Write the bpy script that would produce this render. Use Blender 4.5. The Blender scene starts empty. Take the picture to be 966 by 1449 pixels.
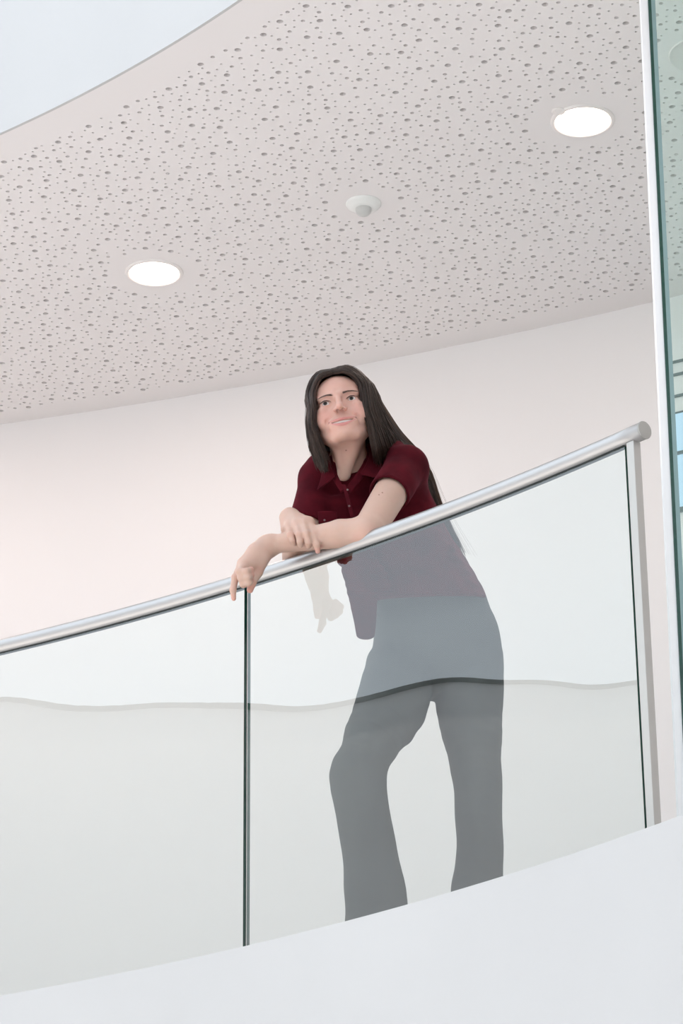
import bpy, bmesh, math, random
import numpy as np
from mathutils import Vector, Matrix
from mathutils.geometry import delaunay_2d_cdt
random.seed(7); RNG = np.random.default_rng(7)
SC = bpy.context.scene; COL = SC.collection

# ------------------------------------------------------------------ camera
FPX = 3900.0; PITCH = math.radians(22.5); ROLL = 0.0102
CR = math.sqrt(1-ROLL*ROLL)
F = np.array([0, math.cos(PITCH), math.sin(PITCH)]); U0 = np.array([0, -math.sin(PITCH), math.cos(PITCH)]); R0 = np.array([1., 0, 0])
RV = CR*R0-ROLL*U0; UV = ROLL*R0+CR*U0
CAMO = np.array([0, 0, 1.6])
cam_d = bpy.data.cameras.new('camera'); cam = bpy.data.objects.new('camera', cam_d); COL.objects.link(cam)
cam_d.sensor_fit = 'HORIZONTAL'; cam_d.sensor_width = 36; cam_d.lens = FPX*36/966
cam_d.clip_start = .05; cam_d.clip_end = 200
m = Matrix([[RV[0], UV[0], -F[0], 0], [RV[1], UV[1], -F[1], 0], [RV[2], UV[2], -F[2], 1.6], [0, 0, 0, 1]])
cam.matrix_world = m
SC.camera = cam

# ------------------------------------------------------------------ sky, exposure
SKY = 2.35; SUN = 7.5
w = bpy.data.worlds.new('sky'); SC.world = w; w.use_nodes = True
bg = w.node_tree.nodes['Background']; bg.inputs[0].default_value = (.80, .90, 1.0, 1); bg.inputs[1].default_value = SKY
sun_d = bpy.data.lights.new('sun', 'SUN'); sun_d.energy = SUN; sun_d.angle = .01; sun_d.color = (1, .96, .92)
sun = bpy.data.objects.new('sun', sun_d); COL.objects.link(sun); sun.rotation_euler = (math.radians(-10), math.radians(6), 0)
SC.view_settings.view_transform = 'Standard'; SC.view_settings.look = 'None'
SC.view_settings.exposure = 0.0; SC.view_settings.gamma = 1; SC.view_settings.use_curve_mapping = False
SC.cycles.max_bounces = 10; SC.cycles.diffuse_bounces = 5; SC.cycles.transparent_max_bounces = 24; SC.cycles.glossy_bounces = 5
SC.cycles.caustics_reflective = False; SC.cycles.caustics_refractive = False
SC.cycles.sample_clamp_indirect = 6

# ------------------------------------------------------------------ helpers
def ray(x, y): return F+RV*(x-483)/FPX+UV*(724.5-y)/FPX
def at_z(x, y, z):
    r = ray(x, y); return CAMO+r*((z-CAMO[2])/r[2])
def at_y(x, y, Y):
    r = ray(x, y); return CAMO+r*(Y/r[1])
A = lambda x, y, Y: at_y(x, y, Y)

def mat(name, color, rough=.6, metal=0, spec=.5, coat=0, sss=0):
    m = bpy.data.materials.new(name); m.use_nodes = True
    b = m.node_tree.nodes['Principled BSDF']
    b.inputs['Base Color'].default_value = (*color, 1); b.inputs['Roughness'].default_value = rough
    b.inputs['Metallic'].default_value = metal; b.inputs['Specular IOR Level'].default_value = spec
    if coat: b.inputs['Coat Weight'].default_value = coat
    if sss:
        b.inputs['Subsurface Weight'].default_value = sss
        b.inputs['Subsurface Radius'].default_value = (1., .35, .2); b.inputs['Subsurface Scale'].default_value = .008
    return m, m.node_tree, b
def add_noise_bump(nt, b, scale, strength, dist, detail=4, stretch=None):
    tc = nt.nodes.new('ShaderNodeTexCoord'); n = nt.nodes.new('ShaderNodeTexNoise'); bp = nt.nodes.new('ShaderNodeBump')
    n.inputs['Scale'].default_value = scale; n.inputs['Detail'].default_value = detail
    src = tc.outputs['Object']
    if stretch:
        mp = nt.nodes.new('ShaderNodeMapping'); mp.inputs['Scale'].default_value = stretch
        nt.links.new(src, mp.inputs[0]); src = mp.outputs[0]
    nt.links.new(src, n.inputs['Vector']); nt.links.new(n.outputs[0], bp.inputs['Height'])
    bp.inputs['Strength'].default_value = strength; bp.inputs['Distance'].default_value = dist
    nt.links.new(bp.outputs[0], b.inputs['Normal'])
    return n, src
def noise_color(nt, b, scale, c1, c2, detail=3, stretch=None):
    tc = nt.nodes.new('ShaderNodeTexCoord'); n = nt.nodes.new('ShaderNodeTexNoise'); n.inputs['Scale'].default_value = scale
    n.inputs['Detail'].default_value = detail
    src = tc.outputs['Object']
    if stretch:
        mp = nt.nodes.new('ShaderNodeMapping'); mp.inputs['Scale'].default_value = stretch
        nt.links.new(src, mp.inputs[0]); src = mp.outputs[0]
    r = nt.nodes.new('ShaderNodeValToRGB'); r.color_ramp.elements[0].position = .3; r.color_ramp.elements[1].position = .7
    r.color_ramp.elements[0].color = (*c1, 1); r.color_ramp.elements[1].color = (*c2, 1)
    nt.links.new(src, n.inputs['Vector']); nt.links.new(n.outputs[0], r.inputs[0]); nt.links.new(r.outputs[0], b.inputs['Base Color'])

def mesh_obj(name, verts, faces, m, parent=None, smooth=False, mi=None):
    me = bpy.data.meshes.new(name)
    verts = [tuple(map(float, v)) for v in verts]
    me.from_pydata(verts, [], [tuple(map(int, f)) for f in faces]); me.update()
    for mm in (m if isinstance(m, (list, tuple)) else [m]): me.materials.append(mm)
    if mi is not None: me.polygons.foreach_set('material_index', mi)
    if smooth: me.polygons.foreach_set('use_smooth', [True]*len(me.polygons))
    o = bpy.data.objects.new(name, me); COL.objects.link(o)
    if parent:
        o.parent = parent; o.matrix_parent_inverse = Matrix.Translation(parent.location).inverted() if parent.type == 'EMPTY' else Matrix()
    return o
def quad_obj(name, V, Q, m, parent=None):
    """fast numpy quads"""
    me = bpy.data.meshes.new(name); nv = len(V); nq = len(Q)
    me.vertices.add(nv); me.vertices.foreach_set('co', np.asarray(V, np.float32).ravel())
    me.loops.add(nq*4); me.loops.foreach_set('vertex_index', np.asarray(Q, np.int32).ravel())
    me.polygons.add(nq); me.polygons.foreach_set('loop_start', np.arange(0, nq*4, 4, dtype=np.int32))
    me.polygons.foreach_set('use_smooth', np.ones(nq, bool)); me.update(calc_edges=True); me.validate()
    me.materials.append(m)
    o = bpy.data.objects.new(name, me); COL.objects.link(o)
    if parent:
        o.parent = parent; o.matrix_parent_inverse = Matrix.Translation(parent.location).inverted() if parent.type == 'EMPTY' else Matrix()
    return o
def thing(name, label, cat, loc=(0, 0, 0), group=None):
    o = bpy.data.objects.new(name, None); COL.objects.link(o); o.location = [float(c) for c in loc]
    o['label'] = label; o['category'] = cat; o.empty_display_size = .1
    if group: o['group'] = group
    return o
def struct(o): o['kind'] = 'structure'; return o

def box_vf(x0, x1, y0, y1, z0, z1):
    v = [(x, y, z) for z in (z0, z1) for y in (y0, y1) for x in (x0, x1)]
    f = [(0, 2, 3, 1), (4, 5, 7, 6), (0, 1, 5, 4), (2, 6, 7, 3), (0, 4, 6, 2), (1, 3, 7, 5)]
    return v, f
def box(name, x0, x1, y0, y1, z0, z1, m, parent=None): 
    v, f = box_vf(x0, x1, y0, y1, z0, z1); return mesh_obj(name, v, f, m, parent)
def prism(name, poly, z0, z1, m, parent=None, smooth=False):
    n = len(poly); v = [(p[0], p[1], z0) for p in poly]+[(p[0], p[1], z1) for p in poly]
    area = sum(poly[i][0]*poly[(i+1) % n][1]-poly[(i+1) % n][0]*poly[i][1] for i in range(n))
    f = [tuple(range(n))[::-1], tuple(range(n, 2*n))]+[(i, (i+1) % n, n+(i+1) % n, n+i) for i in range(n)]
    if area < 0: f = [q[::-1] for q in f]
    return mesh_obj(name, v, f, m, parent)
def ribbon(name, inner, outer, z0, z1, m, parent=None, edge_mi=None, smooth=False):
    """closed curved slab between two plan curves"""
    n = len(inner); v = []
    for (a, b) in zip(inner, outer): v += [(a[0], a[1], z0), (a[0], a[1], z1), (b[0], b[1], z1), (b[0], b[1], z0)]
    f = []; mi = []
    for i in range(n-1):
        a = 4*i; b = a+4
        for j in range(4):
            f.append((a+j, b+j, b+(j+1) % 4, a+(j+1) % 4)); mi.append(0 if j in (0, 2) else 1)
    f += [(0, 1, 2, 3), (4*n-1, 4*n-2, 4*n-3, 4*n-4)]; mi += [1, 1]
    o = mesh_obj(name, v, f, m, parent, mi=mi if edge_mi else None)
    bm = bmesh.new(); bm.from_mesh(o.data); bmesh.ops.recalc_face_normals(bm, faces=bm.faces); bm.to_mesh(o.data); bm.free()
    o.data.polygons.foreach_set('use_smooth', [True]*len(o.data.polygons)); o.data.set_sharp_from_angle(angle=math.radians(30))
    return o
def catmull(P, n):
    P = np.asarray(P, float); Q = np.vstack([2*P[0]-P[1], P, 2*P[-1]-P[-2]]); out = []
    for i in range(1, len(Q)-2):
        for t in np.linspace(0, 1, n, endpoint=False):
            a, b, c, d = Q[i-1], Q[i], Q[i+1], Q[i+2]
            out.append(.5*((2*b)+(-a+c)*t+(2*a-5*b+4*c-d)*t*t+(-a+3*b-3*c+d)*t**3))
    out.append(P[-1]); return np.array(out)
def tube(name, P, R, m, parent=None, seg=24, caps=True):
    P = np.asarray(P, float); n = len(P); R = np.broadcast_to(R, n)
    v = []; f = []
    T = np.gradient(P, axis=0); T /= np.linalg.norm(T, axis=1)[:, None]
    for i in range(n):
        a = np.cross(T[i], (0, 0, 1)); 
        if np.linalg.norm(a) < 1e-3: a = np.cross(T[i], (0, 1, 0))
        a /= np.linalg.norm(a); b = np.cross(a, T[i])
        for k in range(seg):
            t = 2*math.pi*k/seg; v.append(P[i]+R[i]*(math.cos(t)*a+math.sin(t)*b))
    for i in range(n-1):
        for k in range(seg):
            f.append((i*seg+k, i*seg+(k+1) % seg, (i+1)*seg+(k+1) % seg, (i+1)*seg+k))
    if caps: f += [tuple(range(seg))[::-1], tuple(range((n-1)*seg, n*seg))]
    o = mesh_obj(name, v, f, m, parent, smooth=True)
    for p in o.data.polygons:
        if len(p.vertices) > 4: p.use_smooth = False
    bm = bmesh.new(); bm.from_mesh(o.data); bmesh.ops.recalc_face_normals(bm, faces=bm.faces); bm.to_mesh(o.data); bm.free()
    return o
def lathe_vf(prof, c, seg=48):
    v = []; f = []
    for (r, z) in prof:
        for k in range(seg):
            t = 2*math.pi*k/seg; v.append((c[0]+r*math.cos(t), c[1]+r*math.sin(t), c[2]+z))
    for i in range(len(prof)-1):
        for k in range(seg): f.append((i*seg+k, i*seg+(k+1) % seg, (i+1)*seg+(k+1) % seg, (i+1)*seg+k))
    return v, f
def lathe(name, prof, c, m, parent=None, seg=48, smooth=True):
    v, f = lathe_vf(prof, c, seg); 
    o = mesh_obj(name, v, f, m, parent, smooth=smooth)
    return o

# ------------------------------------------------------------------ materials
M_wall, nt, b = mat('warm_white_paint', (.89, .85, .845), .75, spec=.25); add_noise_bump(nt, b, 60, .04, .002)
M_white, nt, b = mat('white_fascia_paint', (.57, .565, .56), .6, spec=.3); add_noise_bump(nt, b, 45, .05, .002)
noise_color(nt, b, 1.3, (.555, .55, .55), (.58, .575, .575))
M_ceil, nt, b = mat('perforated_plaster', (.84, .80, .795), .9, spec=.15); add_noise_bump(nt, b, 120, .05, .001)
M_fleece, nt, b = mat('grey_acoustic_fleece', (.16, .14, .13), .95, spec=.1); noise_color(nt, b, 300, (.12, .105, .10), (.20, .175, .165))
M_floor, nt, b = mat('pale_rubber_floor', (.62, .58, .56), .5); noise_color(nt, b, 8, (.60, .56, .54), (.66, .62, .6))
M_hall, nt, b = mat('pale_terrazzo', (.62, .6, .58), .4); noise_color(nt, b, 30, (.58, .56, .54), (.68, .66, .64))
M_opp, nt, b = mat('opposite_gallery_paint', (.82, .82, .82), .8)
M_steel, nt, b = mat('brushed_stainless_steel', (.47, .455, .448), .40, metal=1)
add_noise_bump(nt, b, 400, .12, .0006, stretch=(.06, .06, 1))
M_steelcap, nt, b = mat('matt_cut_steel', (.42, .41, .385), .55, metal=.6)
M_postf, nt, b = mat('satin_steel_post', (.50, .485, .46), .5, metal=.6); add_noise_bump(nt, b, 300, .08, .0005, stretch=(1, 1, .05))
M_rubber, nt, b = mat('black_rubber', (.012, .018, .016), .6)
M_edge, nt, b = mat('dark_green_glass_edge', (.010, .062, .045), .15, spec=.6)
M_frame, nt, b = mat('white_powder_coat', (.93, .93, .94), .4)
M_darkframe, nt, b = mat('dark_grey_rail', (.05, .055, .06), .5)

def glass_mat(name, tint, ior, bump=0, bscale=1.5, rough=0.0, stretch=None):
    m = bpy.data.materials.new(name); m.use_nodes = True; nt = m.node_tree; nt.nodes.clear()
    out = nt.nodes.new('ShaderNodeOutputMaterial'); mx = nt.nodes.new('ShaderNodeMixShader')
    tr = nt.nodes.new('ShaderNodeBsdfTransparent'); gl = nt.nodes.new('ShaderNodeBsdfGlossy'); fr = nt.nodes.new('ShaderNodeFresnel')
    geo = nt.nodes.new('ShaderNodeNewGeometry'); mp = nt.nodes.new('ShaderNodeMath'); mp.operation = 'SUBTRACT'; mp.inputs[0].default_value = 1
    mul = nt.nodes.new('ShaderNodeMath'); mul.operation = 'MULTIPLY'
    tr.inputs[0].default_value = (*tint, 1); gl.inputs['Roughness'].default_value = rough; gl.inputs[0].default_value = (1, 1, 1, 1); fr.inputs[0].default_value = ior
    nt.links.new(geo.outputs['Backfacing'], mp.inputs[1]); nt.links.new(fr.outputs[0], mul.inputs[0]); nt.links.new(mp.outputs[0], mul.inputs[1])
    nt.links.new(mul.outputs[0], mx.inputs[0]); nt.links.new(tr.outputs[0], mx.inputs[1]); nt.links.new(gl.outputs[0], mx.inputs[2])
    nt.links.new(mx.outputs[0], out.inputs[0])
    if bump:
        tc = nt.nodes.new('ShaderNodeTexCoord'); n = nt.nodes.new('ShaderNodeTexNoise'); bp = nt.nodes.new('ShaderNodeBump')
        n.inputs['Scale'].default_value = bscale; n.inputs['Detail'].default_value = .5
        nt.links.new(tc.outputs['Object'], n.inputs['Vector']); nt.links.new(n.outputs[0], bp.inputs['Height'])
        bp.inputs['Strength'].default_value = 1; bp.inputs['Distance'].default_value = bump
        nt.links.new(bp.outputs[0], gl.inputs['Normal'])
    return m
M_glass = glass_mat('clear_laminated_glass', (.91, .94, .93), 1.9, bump=.004, bscale=1.7)
M_teal = glass_mat('green_tinted_glass', (.945, .99, .98), 1.6)

def emis(name, color, strength):
    m = bpy.data.materials.new(name); m.use_nodes = True; nt = m.node_tree; nt.nodes.clear()
    out = nt.nodes.new('ShaderNodeOutputMaterial'); e = nt.nodes.new('ShaderNodeEmission')
    e.inputs[0].default_value = (*color, 1); e.inputs[1].default_value = strength; nt.links.new(e.outputs[0], out.inputs[0]); return m
M_lamp = emis('warm_lamp_diffuser', (1, .80, .66), 14)

# ------------------------------------------------------------------ plan curves
ZR = 4.25          # handrail centre
ZF = 3.2           # balcony floor
ZT = 3.24          # top of the floor fascia
ZC = 6.0           # soffit
def circ_extend(P, sl, sr, Rad):
    """extend a plan curve at both ends along arcs of radius Rad that keep turning right-handed (concave to the atrium)"""
    P = [np.array(p, float) for p in P]
    def go(p, d, L, sgn):
        out = []; st = .25
        for i in range(int(L/st)):
            a = sgn*st/Rad; d = np.array([d[0]*math.cos(a)-d[1]*math.sin(a), d[0]*math.sin(a)+d[1]*math.cos(a)]); p = p+d*st; out.append(p)
        return out
    d0 = (P[0]-P[2]); d0 /= np.linalg.norm(d0); d1 = P[-1]-P[-3]; d1 /= np.linalg.norm(d1)
    return np.array(go(P[0], d0, sl, 1)[::-1]+P+go(P[-1], d1, sr, -1))
def smooth_fit(P, deg=2, n=24):
    P = np.array(P); s = np.r_[0, np.cumsum(np.linalg.norm(np.diff(P, axis=0), axis=1))]
    cx = np.polyfit(s, P[:, 0], deg); cy = np.polyfit(s, P[:, 1], deg); t = np.linspace(0, s[-1], n)
    return np.c_[np.polyval(cx, t), np.polyval(cy, t)]
rail_px = [(0, 916), (160, 874.5), (300, 836), (460, 785), (600, 736), (760, 674), (800, 656.5), (910, 609)]
rail_c = smooth_fit([at_z(*q, ZR)[:2] for q in rail_px], 2, 30)
rail_long = circ_extend(rail_c, 2.6, 0, 8.6)
fas_px = [(0, 1409.5), (186, 1373), (344, 1339), (490, 1302), (575, 1281), (710, 1242), (838, 1199), (966, 1151)]
fas_c = circ_extend(smooth_fit([at_z(*q, ZT)[:2] for q in fas_px], 2, 30), 3.0, 2.5, 8.6)
sof_px = [(0, 191), (103, 143), (195, 93), (265, 50), (344, 0)]
sof_c = circ_extend(smooth_fit([at_z(*q, ZC)[:2] for q in sof_px], 2, 16), 3.0, 4.5, 8.6)
wal_px = [(0, 601), (160, 576), (400, 538), (572, 503), (921, 428)]
wal_c = circ_extend(smooth_fit([at_z(*q, ZC)[:2] for q in wal_px], 2, 24), 3.2, 3.4, 9.5)
def offset(C, d):
    T = np.gradient(C, axis=0); T /= np.linalg.norm(T, axis=1)[:, None]
    return C+d*np.c_[-T[:, 1], T[:, 0]]       # +d : away from the atrium

# ------------------------------------------------------------------ setting
struct(ribbon('wall_back', wal_c, offset(wal_c, .15), ZF-.3, ZC+.25, M_wall))
# slab of the balcony and its fascia
struct(ribbon('trim_1', fas_c, offset(fas_c, .025), ZF-2.0, ZT, M_white))     # tall floor edge fascia
poly = list(offset(fas_c, .03))+list(offset(wal_c, .02))[::-1]
struct(prism('floor', poly, ZF-.3, ZF, M_floor))
# upper fascia hangs from the storey above: face set flush with the soffit edge
struct(ribbon('trim_2', offset(sof_c, -.010), offset(sof_c, .0), ZC-.001, ZC+2.6, M_white))
poly = list(offset(sof_c, .05))+list(offset(wal_c, .15))[::-1]
struct(prism('floor_upper', poly, ZC+.12, ZC+.5, M_white))
# end walls of the gallery, far outside the frame
a, b_ = fas_c[0], wal_c[0]
struct(prism('wall_left', [(a[0]-.1, a[1]+.1), (a[0]+.05, a[1]+.1), (b_[0]+.05, b_[1]+.1), (b_[0]-.1, b_[1]+.1)], ZF, ZC+.1, M_wall))
struct(prism('wall_right', [(3.1, 3.6), (3.25, 3.6), (3.75, 7.6), (3.6, 7.6)], ZF, ZC+.1, M_wall))
# hall below and the opposite side of the atrium (seen only as reflections in the balustrade glass)
v, f = box_vf(-14, 8, -10, 14, -.2, 0); struct(mesh_obj('floor_hall', v, f, M_hall))
struct(box('wall_opposite', -9.6, -9.3, -6, 13, 0, 7.0, M_opp))
# unseen atrium roof added to cut sky light, its opening shaped for bounce; the sun through it falls on the hall floor and lights the soffit from below
X0, X1, Y0, Y1 = -6.5, 4.5, -7.5, 0.0
for q in ((-14, 8, -10, Y0), (-14, 8, Y1, 4.5), (-14, X0, Y0, Y1), (X1, 8, Y0, Y1)): struct(box('roof_sky_blocker', *q, 10.6, 10.8, M_opp))
struct(box('wall_behind_sky_blocker', -14, 8, -10.2, -10, 0, 10.6, M_opp)); struct(box('wall_far_right_sky_blocker', 8, 8.2, -10, 14, 0, 10.6, M_opp))  # unseen walls added to block sky light from these two sides
struct(box('wall_under_gallery', -8, 8, 9.6, 9.8, 0, ZF-.3, M_wall))
struct(box('trim_3', -9.6, -9.28, -6, 13, 7.0, 7.025, M_darkframe))

# ------------------------------------------------------------------ ceiling with real perforations
lampA = at_z(218, 386, ZC); lampB = at_z(824, 171, ZC); sens = at_z(514, 288, ZC); hatch = at_z(790, 157, ZC); hatch2 = at_z(997, 76, ZC); fill_lampC = (-1.95, 8.95); fill_lampD = (2.15, 6.3)
def build_ceiling():
    outer = np.vstack([offset(sof_c, .0), offset(wal_c, .03)[::-1]])
    sofA = offset(sof_c, 0)
    def seg_dist(P, C):
        a = C[:-1]; b = C[1:]; ab = b-a
        t = np.clip(((P[:, None]-a)*ab).sum(2)/(ab**2).sum(1), 0, 1)
        return np.sqrt((((a+t[..., None]*ab)-P[:, None])**2).sum(2)).min(1)
    def inside(P, poly):
        x, y = P[:, 0], P[:, 1]; r = np.zeros(len(P), bool); n = len(poly)
        for i in range(n):
            x1, y1 = poly[i]; x2, y2 = poly[(i+1) % n]
            c = ((y1 > y) != (y2 > y)); 
            with np.errstate(divide='ignore', invalid='ignore'): r ^= c & (x < (x2-x1)*(y-y1)/(y2-y1)+x1)
        return r
    x0, x1, y0, y1 = -2.1, 2.1, 4.9, 10.0
    cell = .03; occ = {}; holes = []
    # three hole sizes, evenly scattered; min distances to the holes of the same / any larger size
    for rad, dens, same, larger, tries in ((.0100, 105, .081, 0, 14), (.0067, 170, .052, .036, 12), (.0040, 480, .0275, .0215, 7)):
        n = int(dens*(x1-x0)*(y1-y0)*tries)
        P = np.c_[RNG.uniform(x0, x1, n), RNG.uniform(y0, y1, n)]
        P = P[inside(P, outer)]; ok = (seg_dist(P, sofA) > .13) & (seg_dist(P, wal_c) > .11)
        for c, r in ((lampA, .165), (lampB, .165), (fill_lampC, .165), (fill_lampD, .165), (sens, .125), (hatch, .045), (hatch2, .15)): ok &= np.hypot(P[:, 0]-c[0], P[:, 1]-c[1]) > r
        P = P[ok]; rg = 3 if same > .06 else (2 if same > .03 else 1)
        for px_, py_ in P.tolist():
            gx, gy = int(px_//cell), int(py_//cell); good = True
            for i in range(-rg, rg+1):
                for j in range(-rg, rg+1):
                    for (qx, qy, qr) in occ.get((gx+i, gy+j), ()):
                        dd = (px_-qx)**2+(py_-qy)**2; md = same if qr == rad else larger
                        if dd < md*md: good = False; break
                    if not good: break
                if not good: break
            if good: occ.setdefault((gx, gy), []).append((px_, py_, rad)); holes.append((px_, py_, rad))
    V = []; E_ = []; FH = []
    for p in outer: V.append(tuple(p))
    n0 = len(V); E_ += [(i, (i+1) % n0) for i in range(n0)]
    FACES = []
    for (x, y, r) in holes:
        k = 12 if r > .009 else (10 if r > .006 else 8); b0 = len(V)
        for i in range(k):
            t = 2*math.pi*i/k; V.append((x+r*math.cos(t), y+r*math.sin(t)))
        FACES.append(list(range(b0, b0+k)))
    r = delaunay_2d_cdt([Vector(v) for v in V], E_, FACES, 0, 1e-7)
    vo, fo, of = r[0], r[2], r[5]
    vo = np.array([tuple(v) for v in vo]); tri = np.array([list(t) for t in fo]); keep = np.array([len(o) == 0 for o in of])
    tri = tri[keep]; cen = vo[tri].mean(1); tri = tri[inside(cen, outer)]
    # boundary of each hole -> wall ring
    verts = [(p[0], p[1], ZC) for p in vo]; faces = []
    for t in tri:
        a, b, c = vo[t[0]], vo[t[1]], vo[t[2]]
        ccw = (b[0]-a[0])*(c[1]-a[1])-(b[1]-a[1])*(c[0]-a[0]) > 0
        faces.append(tuple(t[::-1]) if ccw else tuple(t))
    mi = [0]*len(faces)
    for (x, y, rr), fc in zip(holes, FACES):
        k = len(fc); b0 = len(verts)
        for z in (ZC, ZC+.0125):
            for i in range(k):
                t = 2*math.pi*i/k; verts.append((x+rr*math.cos(t), y+rr*math.sin(t), z))
        for i in range(k): faces.append((b0+i, b0+k+i, b0+k+(i+1) % k, b0+(i+1) % k)); mi.append(0)
    o = mesh_obj('ceiling', verts, faces, [M_ceil], mi=mi); struct(o)
    print('holes', len(holes))
    v = [(p[0], p[1], ZC+.0125) for p in outer]; 
    pr = prism('acoustic_fleece', [tuple(p) for p in outer], ZC+.0125, ZC+.02, M_fleece, o)
build_ceiling()

# ------------------------------------------------------------------ ceiling fittings
M_ring, nt, b = mat('white_lamp_ring', (.85, .80, .78), .5)
def downlight(c, label):
    t = thing('downlight', label, 'ceiling light', (c[0], c[1], ZC), 'downlights in the perforated ceiling')
    lathe('trim_ring', [(.086, .004), (.086, -.003), (.089, -.006), (.096, -.0055), (.1005, -.002), (.101, .001)], (c[0], c[1], ZC), M_ring, t)
    lathe('diffuser', [(.0, -.0015), (.05, -.0015), (.086, -.001)], (c[0], c[1], ZC), M_lamp, t)
    l = bpy.data.lights.new('lamp_light', 'AREA'); l.shape = 'DISK'; l.size = .16; l.energy = 5; l.color = (1, .80, .71)
    lo = bpy.data.objects.new('lamp_light', l); COL.objects.link(lo); lo.parent = t; lo.location = (0, 0, -.01)
downlight(lampA, 'round lit downlight in the ceiling at left, above and left of the woman')
downlight(lampB, 'round lit downlight in the ceiling at upper right, near the glass partition')
downlight(fill_lampC, 'added fill downlight in the ceiling, unseen past the left edge of the view')  # unseen fill lamp, added to brighten the left of the gallery
downlight(fill_lampD, 'added fill downlight in the ceiling, unseen past the right edge of the view')  # second added fill lamp, out of view on the right
M_sens, nt, b = mat('white_sensor_plastic', (.84, .84, .82), .35)
M_lens, nt, b = mat('milky_sensor_lens', (.58, .58, .565), .3)
t = thing('motion_sensor', 'small white domed motion sensor in the middle of the ceiling', 'sensor', (sens[0], sens[1], ZC))
lathe('base', [(.058, .002), (.058, -.004), (.055, -.009), (.046, -.012), (.042, -.016), (.036, -.019), (.026, -.0205), (.0, -.021)], (sens[0], sens[1], ZC), M_sens, t)
lathe('lens', [(.0265, -.0195), (.0265, -.026), (.024, -.034), (.018, -.041), (.009, -.0455), (.0, -.0465)], (sens[0], sens[1], ZC), M_lens, t)
o = lathe('sprinkler_cover', [(.021, .0), (.021, -.0035), (.0195, -.005), (.0, -.0055)], (0, 0, 0), M_ring); o.location = (hatch[0], hatch[1], ZC)
o['label'] = 'tiny round white cover plate at the edge of the upper right downlight'; o['category'] = 'cover plate'
o = lathe('ceiling_hatch', [(.108, .0), (.108, -.003), (.105, -.0045), (.102, -.0015), (.0, -.0015)], (0, 0, 0), M_ring); o.location = (hatch2[0], hatch2[1], ZC)
o['label'] = 'round white hatch in the ceiling seen through the green tinted glass'; o['category'] = 'hatch'

# ------------------------------------------------------------------ balustrade
end = rail_c[-1]
bal = thing('glass_balustrade', 'curved glass balustrade with a round brushed steel handrail the woman leans on', 'balustrade', (end[0], end[1], ZF))
RR = .0215
rp = np.c_[rail_long, np.full(len(rail_long), ZR)]
tube('handrail', rp, RR, M_steel, bal, seg=40)
Tend = rail_c[-1]-rail_c[-2]; Tend /= np.linalg.norm(Tend); e3 = np.array([end[0], end[1], ZR]); t3 = np.array([*Tend, 0])
tube('end_cap', [e3, e3+t3*.002, e3+t3*.004], [RR+.0006, RR+.0008, RR-.0004], M_steelcap, bal, seg=40)
# arc-length table on the long rail
def arc(C):
    s = np.r_[0, np.cumsum(np.linalg.norm(np.diff(C, axis=0), axis=1))]; return s
S = arc(rail_long)
def on_rail(s): return np.array([np.interp(s, S, rail_long[:, 0]), np.interp(s, S, rail_long[:, 1])])
def rail_T(s): d = on_rail(s+.02)-on_rail(s-.02); return d/np.linalg.norm(d)
def s_at_px(px, z=ZR):
    best = None
    for s in np.linspace(0, S[-1], 4000):
        q = on_rail(s); P = np.array([q[0], q[1], z])-CAMO; u = 483+FPX*(P@RV)/(P@F)
        if best is None or abs(u-px) < best[0]: best = (abs(u-px), s)
    return best[1]
s_joint = s_at_px(347, 3.75); s_end = s_at_px(900.5, 3.75)
def pane(s0, s1, label=None):
    ss = np.linspace(s0, s1, max(8, int((s1-s0)/.03))); C = np.array([on_rail(s) for s in ss]); 
    o = ribbon('glass_panel', offset(C, -.006), offset(C, .006), ZT-.16, ZR-RR+.004, [M_glass, M_edge], bal, edge_mi=True)
    g = ribbon('rail_gasket', offset(C, -.0085), offset(C, .0085), ZR-RR-.0008, ZR-RR+.006, M_rubber, bal)
    return o
pane(.05, s_joint-1.32); pane(s_joint-1.31, s_joint); pane(s_joint+.012, s_end)
# end post, square tube
pc = on_rail(s_end+.011+.0118); T = rail_T(s_end); N = np.array([-T[1], T[0]]); h = .0118
P4 = [pc+T*a*h+N*b_*h for a, b_ in ((-1, -1), (1, -1), (1, 1), (-1, 1))]
o = prism('post', [tuple(q) for q in P4], ZF, ZR-RR+.002, M_postf, bal)
bv = o.modifiers.new('bevel', 'BEVEL'); bv.width = .0012; bv.segments = 2
fo = box('base_plate', pc[0]-.04, pc[0]+.04, pc[1]-.04, pc[1]+.04, ZF, ZF+.008, M_postf, bal)

# ------------------------------------------------------------------ glass partition on the right
pA = at_y(947.5, 900, 6.35)   # frame centre, plan position
part = thing('glass_partition', 'tall green tinted glass partition with slim white frame at the right edge', 'glass partition', (pA[0], pA[1], ZF))
d = np.array([math.cos(math.radians(14)), math.sin(math.radians(14))]); n = np.array([-d[1], d[0]])
def obox(name, c0, c1, hw, z0, z1, m, parent, **k):
    P = [c0-n*hw, c1-n*hw, c1+n*hw, c0+n*hw]; return prism(name, [tuple(q) for q in P], z0, z1, m, parent)
q = pA[:2]
o = obox('frame_upright', q-d*.0100, q+d*.0100, .006, ZF, ZC, M_frame, part)
obox('seal', q+d*.0100, q+d*.0185, .009, ZF, ZC, M_edge, part)
M_bluestrip = glass_mat('bluish_glass_edge', (.55, .68, .70), 1.9)
M_g2, nt, b = mat('grey_green_glass_bead', (.24, .36, .36), .2)
obox('glazing_bead', q+d*.0185, q+d*.0300, .009, ZF, ZC, M_g2, part)
o = obox('glass_pane', q+d*.0310, q+d*1.6, .005, ZF+.03, ZC-.005, M_teal, part)
obox('glass_pane_inner', q+d*.040+n*.03, q+d*1.6+n*.03, .005, ZF+.03, ZC-.005, M_teal, part)
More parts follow.
